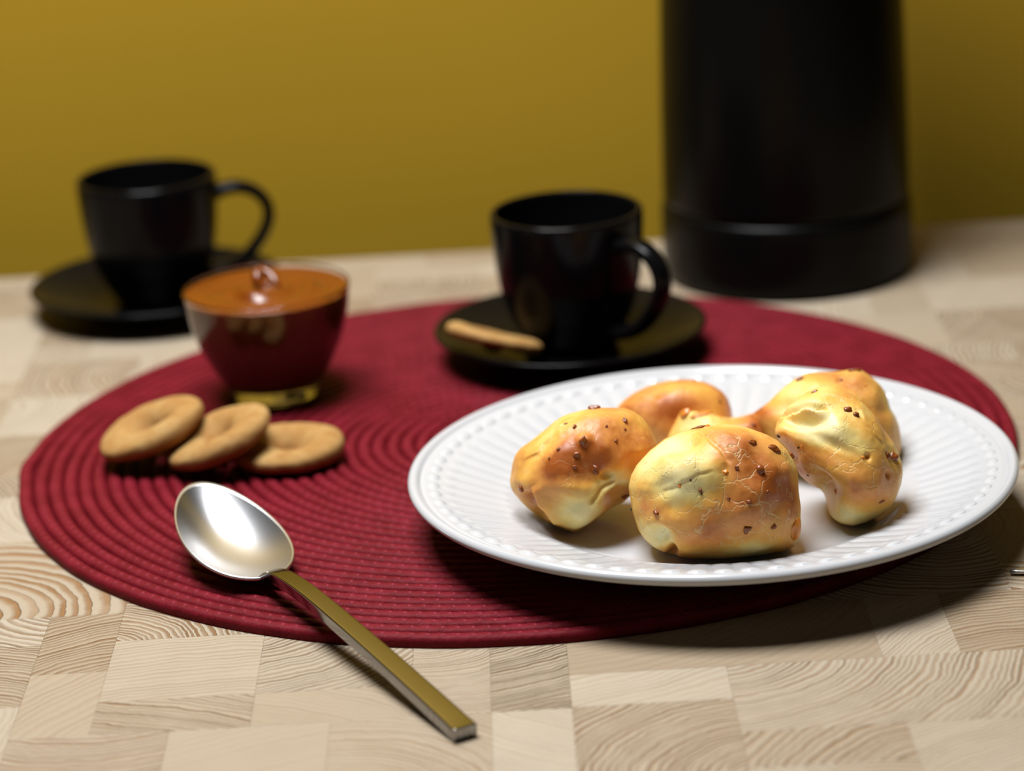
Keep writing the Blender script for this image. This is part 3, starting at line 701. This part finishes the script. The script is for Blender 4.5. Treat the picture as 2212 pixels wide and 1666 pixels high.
# curled ribbon left on the peak by the spoon
ZS = 0.0014
pt = [(0.0052, -0.0040, 0.0440), (0.0040, -0.0022, 0.0464), (0.0018, 0.0008, 0.0488), (-0.0012, 0.0020, 0.0502), (-0.0032, 0.0004, 0.0496), (-0.0030, -0.0020, 0.0478), (-0.0010, -0.0034, 0.0458), (0.0026, -0.0050, 0.0440)]
path = [p + np.array((0, 0, ZS)) for p in cr3(pt, 6)]; n = len(path)
V, F = sweep(path, [0.0030 + 0.0024 * math.sin(math.pi * i / (n - 1)) for i in range(n)], [0.0026 + 0.0018 * math.sin(math.pi * i / (n - 1)) for i in range(n)], (0.2, 0.3, 1), 14)
mesh_obj('swirl_peak', V, F, M['caramel'], c)

# ------------------------------------------------------------------ ring biscuits
def biscuit(label, centre, normal, spin, seed, R_=0.0212, T_=0.0104, hole=0.0012, group='ring biscuits', ov=1.0):
    V = []; nu, nv = 120, 48
    rg = random.Random(seed)
    mid = (R_ + hole) / 2; hw = (R_ - hole) / 2
    for i in range(nv):
        a = 2 * math.pi * i / nv; ca, sa = math.cos(a), math.sin(a)
        x = math.copysign(abs(ca) ** 0.8, ca); z = math.copysign(abs(sa) ** 0.72, sa)
        for j in range(nu):
            b = 2 * math.pi * j / nu
            wob = 1 + 0.020 * math.sin(2 * b + seed) + 0.015 * math.sin(3 * b + seed * 2)
            r = mid + hw * x * (wob if x > 0 else 1 + 0.25 * math.sin(2 * b + seed))
            r = max(r, 0.0003)
            zz = z * T_ / 2 * (0.86 + 0.14 * math.sin(b * 2 + seed * 1.7))
            # dished towards the hole
            dish = (0.0062 * math.exp(-(r / (0.0072 * (1 + 0.25 * math.cos(2 * b + seed)))) ** 2.6) + 0.0012 * math.exp(-(r / 0.0095) ** 2)) * min(1, z * 2) if z > 0 else 0
            V.append((r * math.cos(b) * ov, r * math.sin(b), zz - dish))
    P = np.array(V)
    d = 0.00022 * nz_fast(P, 70, seed + 1) + 0.00010 * nz_fast(P, 260, seed + 2) + 0.00004 * nz_fast(P, 900, seed + 3)
    nrm = P * np.array([0.35, 0.35, 2.0]); nrm /= np.linalg.norm(nrm, axis=1)[:, None]
    P = P + nrm * d[:, None]
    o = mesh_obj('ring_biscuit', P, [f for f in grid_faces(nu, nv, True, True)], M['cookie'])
    nn = Vector(normal).normalized()
    o.rotation_mode = 'QUATERNION'
    o.rotation_quaternion = nn.to_track_quat('Z', 'Y') @ Matrix.Rotation(spin, 4, 'Z').to_quaternion()
    o.location = tuple(centre)
    tag(o, label, 'biscuit', group); return o
def tiltn(about_y_deg, about_x_deg):
    a, b = math.radians(about_y_deg), math.radians(about_x_deg)
    return (-math.sin(a), -math.sin(b), math.cos(a) * math.cos(b))
GB = 'ring biscuits on the placemat'
biscuit('golden ring biscuit lying flat on the placemat, partly under its neighbour', (-0.0862, 0.9960, SURF_MAT + 0.0050), tiltn(1, 2), 0.3, 1, group=GB)
biscuit('golden ring biscuit leaning on the flat one, in the middle of the three', (-0.1118, 0.9935, SURF_MAT + 0.0118), tiltn(21, 2), 1.2, 2, group=GB)
biscuit('golden ring biscuit leaning on the middle one, farthest from the flat one', (-0.1385, 1.0050, SURF_MAT + 0.0128), tiltn(20, 3), 2.2, 3, group=GB)
def place_edge_biscuit(Y):
    pc = uny(1068, 731, Y)
    md = uny(1183, 757, Y - 0.004) - uny(950, 702, Y + 0.004); md /= np.linalg.norm(md)
    vd = pc - Ov; vd /= np.linalg.norm(vd)
    nr = np.cross(md, vd); nr = nr if nr[2] > 0 else -nr
    return pc, nr - 0.05 * vd
pc, nr = place_edge_biscuit(1.0760)
eb = biscuit('thin brown ring biscuit seen edge-on, resting on the rim of a black saucer', pc, nr, 0.4, 4, R_=0.0205, T_=0.0068, group='biscuits on the saucer')
LV = np.array([v.co[:] for v in eb.data.vertices])
st_r = np.array([0.0, 0.016, 0.0185, 0.0200, 0.0230, 0.030, 0.042, 0.050, 0.0545, 0.0560, 0.0568, 0.0569, 0.2]); st_z = np.array([0.0030, 0.0030, 0.0034, 0.0042, 0.0040, 0.0048, 0.0080, 0.0111, 0.0132, 0.0136, 0.0130, -0.02, -0.02]) + SURF_MAT
for Y in np.arange(1.120, 1.060, -0.0005):      # slide it down the sight line until it rests on the saucer clear of the cup
    pc, nr = place_edge_biscuit(Y)
    q = Vector(nr).normalized().to_track_quat('Z', 'Y') @ Matrix.Rotation(0.4, 4, 'Z').to_quaternion()
    Wp = LV @ np.array(q.to_matrix()).T + pc
    rr_ = np.hypot(Wp[:, 0] - C2[0], Wp[:, 1] - C2[1])
    gap = (Wp[:, 2] - np.interp(rr_, st_r, st_z)).min()
    zc_ = Wp[:, 2] - (SURF_MAT + 0.0033)
    cupgap = (np.hypot(Wp[:, 0] - C2[0] - 0.0008, Wp[:, 1] - C2[1]) - np.interp(zc_, [0, 0.004, 0.0122, 0.0195, 0.028, 0.039], [0.0175, 0.0198, 0.0243, 0.0273, 0.0294, 0.0309])).min()
    if gap > 0.0002 and cupgap > 0.0003: break
eb.location = tuple(pc); eb.rotation_quaternion = q
print('edge biscuit', Y, gap, cupgap)

# ------------------------------------------------------------------ spoon
sp = thing('table_spoon', 'brushed steel table spoon with its bowl on the placemat and handle on the wood', 'spoon', (-0.0995, 0.8950, SURF_MAT))
SO = np.array([-0.0995, 0.8950, SURF_MAT])
az, tl, rl = math.radians(-64), math.radians(-13), math.radians(-3)
d = np.array([math.cos(az) * math.cos(tl), math.sin(az) * math.cos(tl), math.sin(tl)])
s_ = np.array([-math.sin(az), math.cos(az), 0.0]); nn = np.cross(d, s_); s_ = s_ * math.cos(rl) + nn * math.sin(rl); nn = np.cross(d, s_)
BL, BW, BK, BD = 0.0640, 0.0356, -0.145, 0.0082
bc = np.array([-0.0998, 0.8952, 0.0150])
nphi, nrr = 96, 28
def bowl_pt(q, ph):
    e = q
    x = math.cos(ph) * BL / 2 * e; w_ = BW / 2 * math.sin(ph) * (1 - BK * math.cos(ph)) * e
    z = -BD * (1 - q ** 2.3) + 0.0012 * (x / (BL / 2)) ** 2
    return bc + x * d + w_ * s_ + (z - 0.001) * nn
V = []
rings = [i / nrr for i in range(nrr + 1)]
for q in rings:
    for j in range(nphi): V.append(bowl_pt(max(q, 1e-4), 2 * math.pi * j / nphi))
th = 0.0013
for q in reversed(rings):
    for j in range(nphi):
        p = bowl_pt(max(q, 1e-4) * (1.012 if q == 1 else 1), 2 * math.pi * j / nphi); V.append(p - nn * th)
V = np.array(V) - SO
# keep the underside above the mat
zmin = V[:, 2].min(); lift = 0.0003 - zmin
V[:, 2] += max(0, lift)
mesh_obj('spoon_bowl', V, grid_faces(nphi, 2 * len(rings)), M['steel'], sp)
LZ = max(0, lift)
neck = bc + d * BL * 0.475 + nn * 0.0001; neck[2] += LZ
e1 = un(1005, 1569, 0.0046)
hd = e1 - neck; hl = math.hypot(hd[0], hd[1]); hu = np.array([hd[0] / hl, hd[1] / hl, 0]); hs = np.array([-hu[1], hu[0], 0])
zs = [(-0.03, neck[2] - 0.0034), (0.0, neck[2] - 0.0016), (0.05, neck[2] + 0.0018), (0.12, neck[2] + 0.0032), (0.25, 0.0130), (0.45, 0.0108), (0.65, 0.0080), (0.85, 0.0048), (0.96, 0.0029), (1.0, 0.0024)]
pts = [neck + hu * hl * t for t, z in zs]
pts = [np.array((p[0], p[1], z)) for p, (t, z) in zip(pts, zs)]
path = cr3(pts, 8); n = len(path)
tt = [i / (n - 1) for i in range(n)]
wd = [0.0046 + 0.0018 * sstep(t, 0.05, 0.35) + 0.0018 * sstep(t, 0.3, 1.0) for t in tt]
tk = [0.0026 + 0.0018 * sstep(t, 0.05, 0.35) for t in tt]
V, F = sweep([p - SO for p in path], wd, tk, hs, 32, 9.0)
h = mesh_obj('spoon_handle', V, F, M['steel2'], sp)
bv = h.modifiers.new('edge', 'BEVEL'); bv.width = 0.0004; bv.segments = 2; bv.limit_method = 'ANGLE'; bv.angle_limit = math.radians(50)

# ------------------------------------------------------------------ second piece of cutlery, only its tip in view
k0 = un(2184, 1238, 0.0008); k1 = un(2212, 1228, 0.0012)
kd = (k1 - k0); kd[2] = 0; kd /= np.linalg.norm(kd); ks = np.array([-kd[1], kd[0], 0])
kn = thing('cutlery_piece', 'steel cutlery piece on the wood beside the plate, only its tip in view', 'cutlery', (k0[0], k0[1], 0))
bl = [(0.0, 0.0014), (0.002, 0.0030), (0.006, 0.0056), (0.014, 0.0100), (0.03, 0.0150), (0.06, 0.0160), (0.09, 0.0140)]
path = [kd * t + ks * (0.0010 - w_ / 2) + np.array((0, 0, 0.0011)) for t, w_ in bl]
V, F = sweep(path, [w_ for t, w_ in bl], [0.0016] * len(bl), ks, 24, 3.0)
mesh_obj('blade', V, F, M['steel'], kn)
hp = [0.088, 0.10, 0.13, 0.16, 0.185, 0.19]
path = [kd * t + ks * (-0.006) + np.array((0, 0, 0.0026)) for t in hp]
V, F = sweep(path, [0.008, 0.010, 0.011, 0.012, 0.0115, 0.009], [0.003, 0.0045, 0.005, 0.005, 0.005, 0.004], ks, 24, 4.0)
mesh_obj('handle', V, F, M['steel'], kn)
print('blocks as parts:', nblk)
